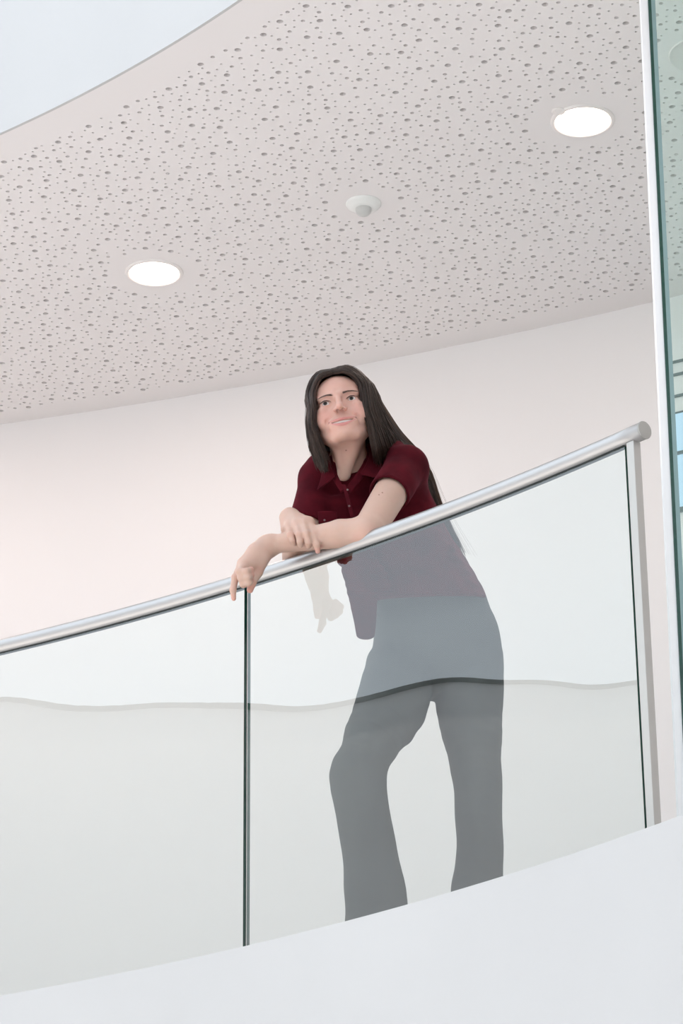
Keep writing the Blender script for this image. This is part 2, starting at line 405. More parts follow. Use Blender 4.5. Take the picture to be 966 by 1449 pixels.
obox('bottom_rail', q+d*.0105, q+d*1.6, .02, ZF, ZF+.03, M_frame, part)
part.rotation_euler = (0, .0115, 0)
# window in the back wall seen through the partition
wp = at_z(948, 640, 5.15)
i0 = np.argmin(np.hypot(wal_c[:, 0]-1.2, wal_c[:, 1]-8.5)); Tw = wal_c[i0+1]-wal_c[i0-1]; Tw /= np.linalg.norm(Tw); Nw = np.array([-Tw[1], Tw[0]])
def on_wall(x): 
    k = np.argsort(wal_c[:, 0]); return np.array([x, np.interp(x, wal_c[k, 0], wal_c[k, 1])])
M_sky = emis('sky_behind_window', (.62, .80, 1.0), 1.0)
win = bpy.data.objects.new('window_1', None); COL.objects.link(win); win['kind'] = 'structure'
kx = at_y(955.5, 640, 8.5); wq0 = on_wall(kx[0]); win.location = (wq0[0], wq0[1], 4.3)
def wbox(name, s0, s1, z0, z1, d0, d1, m):
    a = wq0+Tw*s0; b2 = wq0+Tw*s1
    return prism(name, [tuple(a-Nw*d0), tuple(b2-Nw*d0), tuple(b2-Nw*d1), tuple(a-Nw*d1)], z0, z1, m, win)
zy = lambda y: at_y(955, y, wq0[1])[2]
M_wframe, nt, b = mat('grey_green_window_frame', (.10, .15, .15), .5)
wbox('pane', 0, 1.3, zy(722), zy(590), .006, .002, M_sky)
wbox('frame_head', -.01, 1.3, zy(590), zy(588), .010, 0.001, M_wframe); wbox('frame_sill', -.01, 1.3, zy(728), zy(722), .012, 0.001, M_wframe)
wbox('transom', 0, 1.3, zy(648), zy(645), .02, 0.006, M_wframe); wbox('mullion', .42, .45, zy(722), zy(590), .02, .006, M_wframe)
for y in (517, 535, 565): wbox('blind_rail', -.01, 1.3, zy(y+1.5), zy(y-1.5), .008, 0.001, M_wframe)
#PERSON
# ------------------------------------------------------------------ the woman: signed-distance sculpting, surfaces extracted as one mesh each
class Vol:
    def __init__(s, lo, hi, h):
        s.lo = np.array(lo, float); s.h = h; s.n = np.ceil((np.array(hi)-s.lo)/h).astype(int)+1
        s.D = np.full(s.n, .05, np.float32)
    def win(s, lo, hi, pad):
        a = np.clip(np.floor((np.array(lo)-pad-s.lo)/s.h).astype(int), 0, s.n-1); b = np.clip(np.ceil((np.array(hi)+pad-s.lo)/s.h).astype(int)+1, 1, s.n)
        sl = tuple(slice(int(i), int(j)) for i, j in zip(a, b))
        ax = [(s.lo[k]+s.h*np.arange(a[k], b[k])).astype(np.float32) for k in range(3)]
        return sl, np.stack(np.meshgrid(*ax, indexing='ij'), -1)
    def op(s, fn, lo, hi, k=.01, mode='u'):
        pad = max(k*1.5, .004)+s.h*2
        sl, P = s.win(lo, hi, pad)
        if P.size == 0: return
        d = fn(P).astype(np.float32); D = s.D[sl]
        if mode == 'u':
            hh = np.clip(k-np.abs(D-d), 0, None)/k; s.D[sl] = np.minimum(D, d)-hh*hh*k*.25
        elif mode == 's':
            d = -d; hh = np.clip(k-np.abs(D-d), 0, None)/k; s.D[sl] = np.maximum(D, d)+hh*hh*k*.25
        elif mode == 'i':
            hh = np.clip(k-np.abs(D-d), 0, None)/k; s.D[sl] = np.maximum(D, d)+hh*hh*k*.25
        elif mode == 'add': s.D[sl] = D+d
    # primitives (world space or through matrix M: local->world with offset)
    def cone(s, a, b, ra, rb, k=.01, mode='u'):
        a = np.asarray(a, float); b = np.asarray(b, float)
        ab = b-a; L2 = ab@ab
        def fn(P):
            t = np.clip(((P-a.astype(np.float32))@ab.astype(np.float32))/max(L2, 1e-12), 0, 1)
            q = P-a.astype(np.float32)-t[..., None]*ab.astype(np.float32)
            return np.sqrt((q*q).sum(-1))-(ra+(rb-ra)*t)
        r = max(ra, rb); s.op(fn, np.minimum(a, b)-r, np.maximum(a, b)+r, k, mode)
    def ell(s, c, r, M=None, k=.01, mode='u'):
        c = np.asarray(c, float); r = np.asarray(r, float); M = np.eye(3) if M is None else M
        def fn(P):
            q = ((P-c.astype(np.float32))@M.astype(np.float32))
            l1 = np.sqrt(((q/r.astype(np.float32))**2).sum(-1)); l2 = np.sqrt(((q/(r*r).astype(np.float32))**2).sum(-1))
            return l1*(l1-1)/np.maximum(l2, 1e-6)
        e = np.sqrt(((M*r)**2).sum(1)); s.op(fn, c-e, c+e, k, mode)
    def loft(s, pts, rad, ex, ey, k=.01, mode='u', fn_mod=None):
        """piecewise tube with elliptic section; pts Nx3; rad Nx2 (lateral, depth); ex, ey lateral/depth unit vectors (single or per point)"""
        C_ = catmull(np.c_[np.asarray(pts, float), np.asarray(rad, float)], 3).astype(np.float32); ex = ex.astype(np.float32); ey = ey.astype(np.float32)
        def fn(P):
            out = None
            for i in range(len(C_)-1):
                a, v, r0, r1 = C_[i, :3], C_[i+1, :3]-C_[i, :3], C_[i, 3:], C_[i+1, 3:]
                t = np.clip(((P-a)@v)/(v@v), 0, 1)
                q = P-a-t[..., None]*v
                rx = r0[0]+(r1[0]-r0[0])*t; ry = r0[1]+(r1[1]-r0[1])*t; rm = np.minimum(rx, ry)
                u = q@ex; w = q@ey; z2 = np.clip((q*q).sum(-1)-u*u-w*w, 0, None)
                d = (np.sqrt((u/rx)**2+(w/ry)**2+z2/(rm*rm))-1)*rm; out = d if out is None else np.minimum(out, d)
            return out
        r = C_[:, 3:].max(); s.op(fn, C_[:, :3].min(0)-r, C_[:, :3].max(0)+r, k, mode)
    def mesh(s, smooth=0):
        D = s.D
        for _ in range(smooth):
            E_ = D.copy(); E_[1:-1, 1:-1, 1:-1] = (D[2:, 1:-1, 1:-1]+D[:-2, 1:-1, 1:-1]+D[1:-1, 2:, 1:-1]+D[1:-1, :-2, 1:-1]+D[1:-1, 1:-1, 2:]+D[1:-1, 1:-1, :-2]+2*D[1:-1, 1:-1, 1:-1])/8; D = E_
        D[0] = D[-1] = .05; D[:, 0] = D[:, -1] = .05; D[:, :, 0] = D[:, :, -1] = .05
        I = D < 0; nx, ny, nz = D.shape
        c = np.zeros((nx-1, ny-1, nz-1), np.int8)
        for dx in (0, 1):
            for dy in (0, 1):
                for dz in (0, 1): c += I[dx:nx-1+dx, dy:ny-1+dy, dz:nz-1+dz]
        act = np.argwhere((c > 0) & (c < 8)); idx = np.full(c.shape, -1, np.int32); idx[tuple(act.T)] = np.arange(len(act))
        acc = np.zeros((len(act), 3)); cnt = np.zeros(len(act))
        offs = [(x, y, z) for x in (0, 1) for y in (0, 1) for z in (0, 1)]
        val = {o: D[act[:, 0]+o[0], act[:, 1]+o[1], act[:, 2]+o[2]].astype(float) for o in offs}
        for o in offs:
            for ax in range(3):
                if o[ax]: continue
                q = list(o); q[ax] = 1; a, b = val[o], val[tuple(q)]; mk = (a < 0) != (b < 0)
                t = np.where(mk, a/np.where(mk, a-b, 1), 0)
                for k in range(3): acc[:, k] += np.where(mk, (t if k == ax else o[k]), 0)
                cnt += mk
        V = s.lo+s.h*(act+acc/cnt[:, None]); Q = []
        for ax in range(3):
            sa = [slice(None)]*3; sb = [slice(None)]*3; sa[ax] = slice(0, -1); sb[ax] = slice(1, None)
            A_, B_ = I[tuple(sa)], I[tuple(sb)]; e = np.argwhere(A_ != B_); inside = A_[tuple(e.T)]
            u, v = (ax+1) % 3, (ax+2) % 3
            def g(du, dv):
                q = e.copy(); q[:, u] -= du; q[:, v] -= dv; return idx[tuple(q.T)]
            q = np.stack([g(1, 1), g(0, 1), g(0, 0), g(1, 0)], 1); q[~inside] = q[~inside][:, ::-1]; Q.append(q)
        return V, np.vstack(Q)

person = thing('person', 'woman in dark red short-sleeved shirt and grey trousers leaning on the handrail, looking up', 'person', (.3, 7.15, ZF))

# ---- head frame
def rot(yaw, pitch, roll):
    yaw, pitch, roll = map(math.radians, (yaw, pitch, roll))
    cz, sz = math.cos(yaw), math.sin(yaw); cx, sx = math.cos(pitch), math.sin(pitch); cy, sy = math.cos(roll), math.sin(roll)
    return np.array([[cz, -sz, 0], [sz, cz, 0], [0, 0, 1]])@np.array([[1, 0, 0], [0, cx, -sx], [0, sx, cx]])@np.array([[cy, 0, sy], [0, 1, 0], [-sy, 0, cy]])
HM = rot(-6, -6, -9.5); HC = np.array([.004, 6.76, 4.680]); HS = 1.03
HX = np.array([1.05, 1, 1])
def H(x, y, z): return HM@(np.array([x, y, z])*HX*HS)+HC

M_skin, nts, bs = mat('skin', (.80, .56, .47), .5, spec=.4, sss=.25)
def skin_nodes():
    at = nts.nodes.new('ShaderNodeAttribute'); at.attribute_name = 'tone'; tc = nts.nodes.new('ShaderNodeTexCoord')
    n = nts.nodes.new('ShaderNodeTexNoise'); n.inputs['Scale'].default_value = 70; n.inputs['Detail'].default_value = 4
    mx = nts.nodes.new('ShaderNodeMix'); mx.data_type = 'RGBA'; mx.blend_type = 'MULTIPLY'; mx.inputs[0].default_value = .5
    r = nts.nodes.new('ShaderNodeValToRGB'); r.color_ramp.elements[0].color = (.9, .84, .82, 1); r.color_ramp.elements[1].color = (1, 1, 1, 1)
    nts.links.new(tc.outputs['Object'], n.inputs['Vector']); nts.links.new(n.outputs[0], r.inputs[0])
    nts.links.new(at.outputs['Color'], mx.inputs[6]); nts.links.new(r.outputs[0], mx.inputs[7]); nts.links.new(mx.outputs[2], bs.inputs['Base Color'])
    bp = nts.nodes.new('ShaderNodeBump'); bp.inputs['Strength'].default_value = .15; bp.inputs['Distance'].default_value = .0008
    n2 = nts.nodes.new('ShaderNodeTexNoise'); n2.inputs['Scale'].default_value = 400
    nts.links.new(tc.outputs['Object'], n2.inputs['Vector']); nts.links.new(n2.outputs[0], bp.inputs['Height']); nts.links.new(bp.outputs[0], bs.inputs['Normal'])
skin_nodes()

# ---- skeleton (pixel, pixel, depth) -> world
shL = A(575, 660, 6.80); elL = A(520, 752, 6.60); wrL = A(383, 771, 6.69)
shR = A(451, 679, 6.88); elR = A(421, 789, 6.80); wrR = A(410, 731, 6.705)
neck0 = A(500, 668, 6.88); chest = A(520, 700, 6.88)
SK = Vol((-.33, 6.40, 4.02), (.28, 7.05, 4.86), .0019)
sx = np.array([1., 0, 0])
# torso core (hidden by the shirt)
SK.loft([A(508, 678, 6.89), A(530, 740, 6.95), A(566, 790, 7.03)], [(.115, .068), (.125, .082), (.110, .075)], np.array([.98, 0, .17]), np.array([-.1, .80, -.6]), k=.03)
SK.cone(A(462, 668, 6.87), A(545, 650, 6.875), .041, .043, k=.015)
SK.cone(A(545, 650, 6.87), shL, .046, .046, k=.03); SK.cone(A(462, 668, 6.87), shR, .044, .043, k=.03)
# neck
SK.cone(H(0, .018, -.055), A(497, 662, 6.865), .050, .046, k=.02)
SK.cone(H(.018, -.01, -.085), A(489, 672, 6.80), .018, .012, k=.03)      # sternomastoid hints
SK.cone(H(-.026, -.002, -.09), A(484, 674, 6.80), .014, .009, k=.02)
# arms
SK.cone(shL, elL, .049, .041, k=.02); SK.cone(shR, elR, .046, .038, k=.02)
mid = elL*.72+wrL*.28+np.array([0, 0, .004])
SK.cone(elL, mid, .0385, .0370, k=.014); SK.cone(mid, wrL, .0370, .0230, k=.007); SK.cone(wrL*1.0, wrL+(wrL-elL)*.03, .0245, .024, k=.012)
midR = elR*.6+wrR*.4
SK.cone(elR, midR, .034, .033, k=.02); SK.cone(midR, wrR, .033, .025, k=.02)

# ---- hands
def finger(V, pts, rad, k=.006):
    for i in range(len(pts)-1): V.cone(pts[i], pts[i+1], rad[i], rad[i+1], k=k if i else .009)
AH = lambda x, y, Y: A(x, y, Y+.075)
# right hand: draped over the left forearm (index, middle, ring, little, thumb)
R_ix = [AH(437, 738, 6.575), AH(444, 757, 6.545), AH(448, 771, 6.543), AH(449.5, 780, 6.552)]
R_mi = [AH(429, 740, 6.57), AH(433.5, 756, 6.538), AH(436, 767, 6.540), AH(436.5, 773, 6.553)]
R_ri = [AH(420, 742, 6.575), AH(422.5, 757, 6.543), AH(424, 766, 6.545), AH(425, 772, 6.556)]
R_li = [AH(409, 745, 6.59), AH(410.5, 757, 6.556), AH(413.5, 765, 6.556), AH(416, 770, 6.564)]
for q, r in ((R_ix, (.0112, .0090, .0082, .0070)), (R_mi, (.0112, .0092, .0082, .0070)), (R_ri, (.0108, .0086, .0078, .0067)), (R_li, (.010, .0078, .0069, .0058))):
    finger(SK, q, r)
for q in (R_ix, R_mi, R_ri, R_li):
    SK.cone(wrR*.8+q[0]*.2, q[0], .0175, .0118, k=.012)
SK.cone(AH(404, 733, 6.62), AH(403, 749, 6.61), .014, .011, k=.015)
finger(SK, [AH(437, 742, 6.60), AH(449, 756, 6.588), AH(455, 765, 6.572), AH(457, 769, 6.566)], (.013, .0105, .0090, .0078))
# grooves between the right-hand fingers
for a, b in ((R_ix, R_mi), (R_mi, R_ri), (R_ri, R_li)):
    m1 = (a[1]+b[1])/2+np.array([0, -.009, 0]); m2 = (a[2]+b[2])/2+np.array([0, -.009, -.004]); SK.cone(m1, m2, .0022, .003, k=.003, mode='s')
# left hand: hangs over the front of the rail
L_ix = [AH(343, 797, 6.60), AH(333, 817, 6.58), AH(329.5, 835, 6.583), AH(330.5, 847, 6.590)]
L_mi = [AH(346, 799, 6.585), AH(339, 809, 6.555), AH(349, 809, 6.545), AH(355, 806, 6.556)]
L_ri = [AH(349, 802, 6.587), AH(341, 818, 6.558), AH(351, 817, 6.547), AH(356, 814, 6.558)]
L_li = [AH(352, 806, 6.595), AH(344, 827, 6.565), AH(352, 824.5, 6.556), AH(355.5, 822, 6.565)]
SK.cone(wrL, AH(364, 781, 6.60), .0245, .025, k=.015)
SK.cone(AH(374, 775, 6.615), AH(352, 793, 6.60), .023, .018, k=.02)
SK.cone(AH(375, 780, 6.615), AH(362, 800, 6.60), .019, .017, k=.018)
SK.ell(AH(362, 809, 6.545), (.008, .022, .017), k=.008, mode='s')
for q in (L_ix, L_mi, L_ri, L_li): SK.cone(AH(366, 784, 6.605), q[0], .019, .0125, k=.014)
finger(SK, L_ix, (.0118, .0096, .0080, .0064))
finger(SK, L_mi, (.0112, .0096, .0090, .0080)); finger(SK, L_ri, (.0110, .0092, .0086, .0076)); finger(SK, L_li, (.0100, .0084, .0080, .0070))
finger(SK, [AH(373, 788, 6.60), AH(364, 810, 6.605), AH(356, 826, 6.60), AH(353.5, 835, 6.60)], (.018, .0135, .0105, .0085))
for za, zb in ((813, 812), (822.5, 820.5)):
    SK.cone(AH(341, za, 6.538), AH(355, zb, 6.532), .0028, .0028, k=.003, mode='s')

# ---- head
def he(c, r, k=.01, mode='u', R=None):
    SK.ell(H(*c), np.array(r)*HX*HS, HM if R is None else HM@R, k, mode)
def hc(a, b, ra, rb, k=.01, mode='u'): SK.cone(H(*a), H(*b), ra*HS, rb*HS, k, mode)
he((0, .012, .032), (.070, .092, .080))
he((0, -.030, .035), (.060, .056, .055), .02)
he((0, -.030, -.035), (.058, .058, .070), .02)
for s_ in (-1, 1):
    hc((s_*.053, -.005, -.050), (s_*.024, -.064, -.096), .018, .016, .03)       # jaw line
    he((s_*.041, -.060, -.036), (.024, .022, .024), .02)                        # cheek
    he((s_*.043, -.064, -.050), (.016, .016, .014), .015)                       # smile cheek
    hc((s_*.010, -.084, .017), (s_*.044, -.070, .019), .0075, .008, .014)       # brow
    he((s_*.0330, -.094, -.004), (.0180, .011, .0120), .012, 's')               # socket
    he((s_*.0330, -.0735, -.003), (.0152, .0140, .0140), .006)                      # lids
    hc((s_*.044, -.080, -.020), (s_*.050, -.062, -.018), .008, .010, .012)
    he((s_*.069, .005, -.012), (.008, .018, .03), .008)                         # ear
he((0, -.080, -.098), (.019, .016, .015), .018)                                 # chin
he((0, -.081, -.071), (.037, .0165, .021), .015)                                # muzzle
hc((0, -.088, .010), (0, -.104, -.030), .0066, .0088, .010)                     # nose
he((0, -.1075, -.0345), (.0092, .0092, .0082), .006)
for s_ in (-1, 1):
    he((s_*.0120, -.0985, -.0385), (.0068, .0090, .0062), .005)
    hc((s_*.018, -.092, -.040), (s_*.036, -.082, -.057), .0014, .0012, .008, 's')  # smile fold
# lips: smiling, corners drawn out and up, teeth showing
def lipc(f, z0, zq, y0, yq, x1, ra, rb, k, mode='u', n=6):
    for s_ in (-1, 1):
        pts = [(s_*x, y0+yq*x*x, z0+zq*x*x) for x in np.linspace(0, x1, n)]
        for i in range(n-1):
            t0, t1 = i/(n-1), (i+1)/(n-1); hc(pts[i], pts[i+1], ra+(rb-ra)*t0, ra+(rb-ra)*t1, k, mode)
lipc(0, -.0668, 2.0, -.0965, 10.5, .0345, .0030, .0016, .004)
lipc(0, -.0822, 12.0, -.0955, 10.3, .0320, .0038, .0018, .005)
for yy in (-.106, -.101, -.0965, -.093): lipc(0, -.0742, 6.4, yy, 10.5, .0312, .0044, .0009, .0015, 's')
for s_ in (-1, 1):
    he((s_*.0350, -.0830, -.0655), (.0026, .006, .0018), .003, 's')
    hc((s_*.0385, -.0815, -.053), (s_*.0415, -.0775, -.071), .0008, .0010, .008, 's')
    # eye opening (almond) and nostril
    he((s_*.0330, -.0905, -.0040), (.0142, .014, .0058), .002, 's')
    hc((s_*.0064, -.1045, -.0480), (s_*.0076, -.0980, -.0395), .0040, .0036, .002, 's')
he((0, -.105, -.050), (.0025, .006, .008), .004, 's')                            # philtrum
he((0, -.1005, -.090), (.014, .005, .0035), .008, 's')                            # crease over the chin
V, Q = SK.mesh(smooth=1)
# drop detached crumbs is unnecessary: all parts overlap
body = quad_obj('body', V, Q, M_skin, person)
def paint_skin(V):
    base = np.array([.62, .415, .335]); C_ = np.tile(base, (len(V), 1))
    L = ((V-HC)@HM)/HS/HX
    def blob(c, r, col, amt, p=2, coords=L):
        nonlocal C_
        d = np.sqrt((((coords-np.array(c))/np.array(r))**2).sum(1)); w_ = (np.clip(1-d**p, 0, 1)*amt)[:, None]; C_ = C_*(1-w_)+np.array(col)*w_
    wf = np.clip((L[:, 2]+.15)/.06, 0, 1)[:, None]; C_ = C_*(1-wf)+np.array([.64, .375, .305])*wf
    for s_ in (-1, 1):
        blob((s_*.042, -.072, -.040), (.028, .03, .026), (.66, .31, .26), .5)
        blob((s_*.0330, -.09, -.003), (.020, .03, .0115), (.46, .26, .21), .6)
        blob((s_*.0330, -.09, .0018), (.0155, .03, .0026), (.12, .07, .06), .7, 4)
        blob((s_*.0068, -.1020, -.0430), (.0046, .008, .0050), (.13, .045, .035), .95, 4)  # nostril shade painted into the skin tone
        blob((s_*.014, -.10, -.043), (.008, .012, .005), (.58, .28, .22), .5)
    blob((0, -.108, -.038), (.010, .012, .010), (.70, .37, .30), .5)
    x = L[:, 0]; ax = np.abs(x)
    def band(zc, hw, col, amt=1, ylo=-1, yhi=-.068, xm=.0358):
        nonlocal C_
        w_ = np.clip((hw-np.abs(L[:, 2]-zc))/.0012+.5, 0, 1)*np.clip((xm-ax)/.002, 0, 1)*(L[:, 1] < yhi)*(L[:, 1] > ylo)*amt; C_ = C_*(1-w_[:, None])+np.array(col)*w_[:, None]
    tap = np.clip(1-(ax/.0362)**2, 0, 1)
    band(-.0666+2.0*x*x, .0028*tap+.0005, (.55, .22, .20)); band(-.0826+12*x*x, .0040*tap, (.60, .26, .24), 1, xm=.033)
    band(-.0742+6.4*x*x, .0034*tap, (.15, .045, .04), (L[:, 1] > -.0955+10.5*x*x+.0015)*1.0)
    blob((-.0350, -.083, -.0655), (.004, .01, .003), (.25, .10, .08), .8); blob((.0350, -.083, -.0655), (.004, .01, .003), (.25, .10, .08), .8)  # crease shade at the mouth corners, painted into the tone
    # hairline shade on the scalp
    scalp = (L[:, 2] > .055) & (L[:, 1] > -.075+.0*x) ; C_[scalp] = C_[scalp]*.9
    # moles
    for p_ in ((.032, -.066, -.082),): blob(p_, (.0016,)*3, (.25, .12, .09), .8)
    for px_, py_, Y_ in ((489.5, 637, 6.80), (541, 697, 6.66), (536, 700, 6.65)):
        o_ = CAMO; r_ = ray(px_, py_); r_ = r_/np.linalg.norm(r_); q = V-o_; t = q@r_; dd = np.linalg.norm(q-t[:, None]*r_, axis=1)
        mk = dd < .0018; C_[mk] = (.30, .15, .11)
    # finger tips, knuckles
    for q, c_, rr in ([(p[-1], (.74, .34, .28), .016) for p in (R_ix, L_ix, L_li, L_mi, L_ri)]+[(AH(364, 806, 6.60), (.56, .28, .22), .024), (AH(353.5, 835, 6.6), (.70, .28, .22), .03), (AH(453, 769, 6.56), (.74, .25, .20), .016), (elL+np.array([.0, -.01, -.03]), (.72, .40, .33), .05)]+[(p[1], (.74, .40, .33), .012) for p in (R_ix, R_mi, R_ri, R_li)]):
        blob(q, (rr,)*3, c_, .55, 2, V)
    return C_
Cc = paint_skin(V)
at = body.data.color_attributes.new('tone', 'FLOAT_COLOR', 'POINT'); at.data.foreach_set('color', np.c_[Cc, np.ones(len(Cc))].astype(np.float32).ravel())

# ---- eyes, teeth, brows, lashes
M_eye, nte, be = mat('eyeball', (.78, .74, .72), .2, spec=.2)
def eye_nodes():
    tc = nte.nodes.new('ShaderNodeTexCoord'); sp = nte.nodes.new('ShaderNodeVectorMath'); sp.operation = 'NORMALIZE'
    nte.links.new(tc.outputs['Object'], sp.inputs[0]); dt = nte.nodes.new('ShaderNodeVectorMath'); dt.operation = 'DOT_PRODUCT'
    g = np.array([-.10, -.99, -.02]); g = HM@g; g = g/np.linalg.norm(g); dt.inputs[1].default_value = tuple(g); nte.links.new(sp.outputs[0], dt.inputs[0])
    r = nte.nodes.new('ShaderNodeValToRGB'); e = r.color_ramp.elements; e[0].position = .0; e[0].color = (.66, .60, .58, 1)
    e[1].position = .878; e[1].color = (.62, .57, .55, 1)
    for p_, c_ in ((.884, (.03, .022, .018, 1)), (.93, (.055, .038, .028, 1)), (.968, (.035, .024, .018, 1)), (.974, (.01, .01, .01, 1))):
        q = r.color_ramp.elements.new(p_); q.color = c_
    nte.links.new(dt.outputs['Value'], r.inputs[0]); nte.links.new(r.outputs[0], be.inputs['Base Color'])
eye_nodes()
for s_ in (-1, 1):
    c = H(s_*.0330, -.0735, -.003); v, f = lathe_vf([(.0118*math.sin(t), .0118*math.cos(t)) for t in np.linspace(.001, math.pi-.001, 17)], (0, 0, 0), 24)
    me = bpy.data.meshes.new('eye'); me.from_pydata(v, [], f); me.materials.append(M_eye); me.polygons.foreach_set('use_smooth', [True]*len(me.polygons))
    o = bpy.data.objects.new('eye', me); COL.objects.link(o); o.parent = person; o.location = [float(c[i])-person.location[i] for i in range(3)]
M_teeth, nt, b = mat('teeth', (.82, .78, .74), .25); 
v = []; f = []
for i in range(15):
    x = -.027+.054*i/14; y = -.0938+10.5*x*x
    for z, dy in ((-.0680+2*x*x, .0), (-.0757+6.2*x*x+(.0004 if i % 2 else 0), 0)): v.append(H(x, y+dy, z))
    for z in (-.0680, -.0740): v.append(H(x, y+.003, z))
for i in range(14):
    a = 4*i; f += [(a, a+1, a+5, a+4), (a+2, a+6, a+7, a+3), (a, a+4, a+6, a+2), (a+1, a+3, a+7, a+5)]
mesh_obj('teeth', v, f, M_teeth, person, smooth=True)

M_hair, nth, bh = mat('dark_brown_hair', (.045, .030, .024), .42, spec=.35)
def hair_nodes():
    at = nth.nodes.new('ShaderNodeAttribute'); at.attribute_name = 'shade'; nth.links.new(at.outputs['Color'], bh.inputs['Base Color'])
    bh.inputs['Anisotropic'].default_value = .6
hair_nodes()
class Strands:
    def __init__(s): s.V = []; s.F = []; s.C = []; s.n = 0
    def add(s, P, r0, r1, col, seg=4):
        P = np.asarray(P); n = len(P); T = np.gradient(P, axis=0); T /= np.linalg.norm(T, axis=1)[:, None]+1e-9
        a = np.cross(T, (0.1, 1., .2)); a /= np.linalg.norm(a, axis=1)[:, None]+1e-9; b = np.cross(a, T); t = np.linspace(0, 1, n)
        r = r0*(np.minimum(1, .4+t*6))*(1-t**3)+r1*t**3
        for k in range(seg):
            th = 2*math.pi*k/seg; s.V.append(P+(math.cos(th)*a+math.sin(th)*b)*r[:, None]); s.C.append(np.tile(col, (n, 1)))
        i = np.arange(n-1)
        for k in range(seg):
            k2 = (k+1) % seg; s.F.append(np.stack([s.n+k*n+i, s.n+k*n+i+1, s.n+k2*n+i+1, s.n+k2*n+i], 1))
        s.n += n*seg
    def build(s, name, m, parent):
        V = np.vstack(s.V); o = quad_obj(name, V, np.vstack(s.F), m, parent)
        a = o.data.color_attributes.new('shade', 'FLOAT_COLOR', 'POINT'); C_ = np.vstack(s.C); a.data.foreach_set('color', np.c_[C_, np.ones(len(C_))].astype(np.float32).ravel()); return o

# eyebrows
for s_ in (-1, 1):
    S_ = Strands()
    for i in range(150):
        u = RNG.uniform(0, 1); x = .012+.035*u; z = .0128+.0050*math.sin(u*2.3)-.0035*u+RNG.uniform(-.0027, .0027)*(1-.7*u); y = -.0925+.30*max(0, x-.02)**1.05
        d = np.array([.0065*s_, .0012, .0014-.0026*u]); p = np.array([s_*x, y, z]); 
        S_.add([H(*(p+d*t)) for t in (0, .5, 1)], .0006, .0002, np.array([.115, .070, .055]), 3)
    S_.build('eyebrow', M_hair, person)
for s_ in (-1, 1):
    S_ = Strands()
    L0 = [H(s_*.0330+.0140*u, -.0893+.0060*u*u, -.0030+.0047*(1-u*u)) for u in np.linspace(-1, 1, 15)]
    S_.add(L0, .0010, .0005, np.array([.02, .014, .012]), 4)
    S_.build('eyelashes', M_hair, person)
# ---- hair: scalp volume plus combed strands
HR = Vol((-.18, 6.55, 4.12), (.48, 7.25, 4.86), .0035)
HR.ell(H(0, .018, .034), np.array([.0740, .092, .082])*HS, HM, .01)
for a_, b_ in ((H(-.03, .07, -.01), A(466, 660, 6.90)), (H(.03, .07, -.01), A(520, 655, 6.92)), (H(0, .08, 0), A(492, 660, 6.93))): HR.cone(a_, b_, .045, .030, .03)
# guides: image-left curtain and image-right curtain
gl = [  # face edge -> outer -> back
    [H(-.003, -.076, .088), H(-.034, -.086, .074), H(-.055, -.074, .042), A(443.5, 578, 6.675), A(444, 600, 6.68), A(451, 622, 6.69), A(460.5, 645, 6.72), A(465, 663, 6.745)],
    [H(-.003, -.050, .110), H(-.040, -.060, .100), H(-.068, -.050, .060), A(441.5, 575, 6.70), A(441.5, 600, 6.70), A(447, 628, 6.71), A(454, 650, 6.73), A(459, 667, 6.75)],
    [H(-.002, -.010, .122), H(-.042, -.012, .110), H(-.070, -.008, .064), A(440.5, 580, 6.75), A(440, 602, 6.75), A(443, 628, 6.75), A(449, 647, 6.77), A(455, 662, 6.79)],
    [H(0, .050, .118), H(-.040, .060, .102), H(-.067, .050, .055), A(443, 585, 6.81), A(443, 610, 6.82), A(446, 632, 6.83), A(450, 650, 6.85), A(458, 668, 6.87)],
]
gr = [
    [H(.000, -.076, .088), H(.032, -.084, .078), H(.058, -.070, .044), A(515, 580, 6.675), A(522.5, 604, 6.68), A(528, 630, 6.70), A(532, 648, 6.74), A(535, 662, 6.78)],
    [H(.001, -.055, .108), H(.040, -.062, .102), H(.071, -.050, .058), A(522, 580, 6.70), A(531, 605, 6.72), A(538, 628, 6.76), A(545, 645, 6.82), A(552, 656, 6.90)],
    [H(.003, -.015, .122), H(.046, -.015, .116), H(.084, -.010, .064), A(534, 580, 6.76), A(549, 604, 6.80), A(563, 624, 6.86), A(580, 637, 6.93), A(595, 658, 6.98), A(606, 690, 7.02), A(616, 722, 7.06), A(640, 775, 7.12)],
    [H(.004, .040, .120), H(.050, .045, .110), H(.088, .045, .060), A(543, 582, 6.85), A(560, 607, 6.91), A(573, 622, 6.96), A(592, 643, 7.00), A(607, 670, 7.04), A(616, 697, 7.07), A(626, 727, 7.10), A(655, 785, 7.15)],
    [H(.003, .085, .098), H(.046, .092, .080), H(.075, .090, .030), A(535, 600, 6.90), A(556, 622, 6.96), A(576, 640, 7.02), A(594, 665, 7.06), A(604, 698, 7.09), A(614, 735, 7.11), A(630, 785, 7.14)],
]
def resample(G, n=26):
    C_ = catmull(G, 8); s = np.r_[0, np.cumsum(np.linalg.norm(np.diff(C_, axis=0), axis=1))]; t = np.linspace(0, s[-1], n)
    return np.c_[[np.interp(t, s, C_[:, k]) for k in range(3)]].T
GL = np.array([resample(g) for g in gl]); GR = np.array([resample(g) for g in gr])
def sheet(G, u):
    u = min(max(u, 0), len(G)-1-1e-6); i = int(u); t = u-i; return G[i]*(1-t)+G[i+1]*t
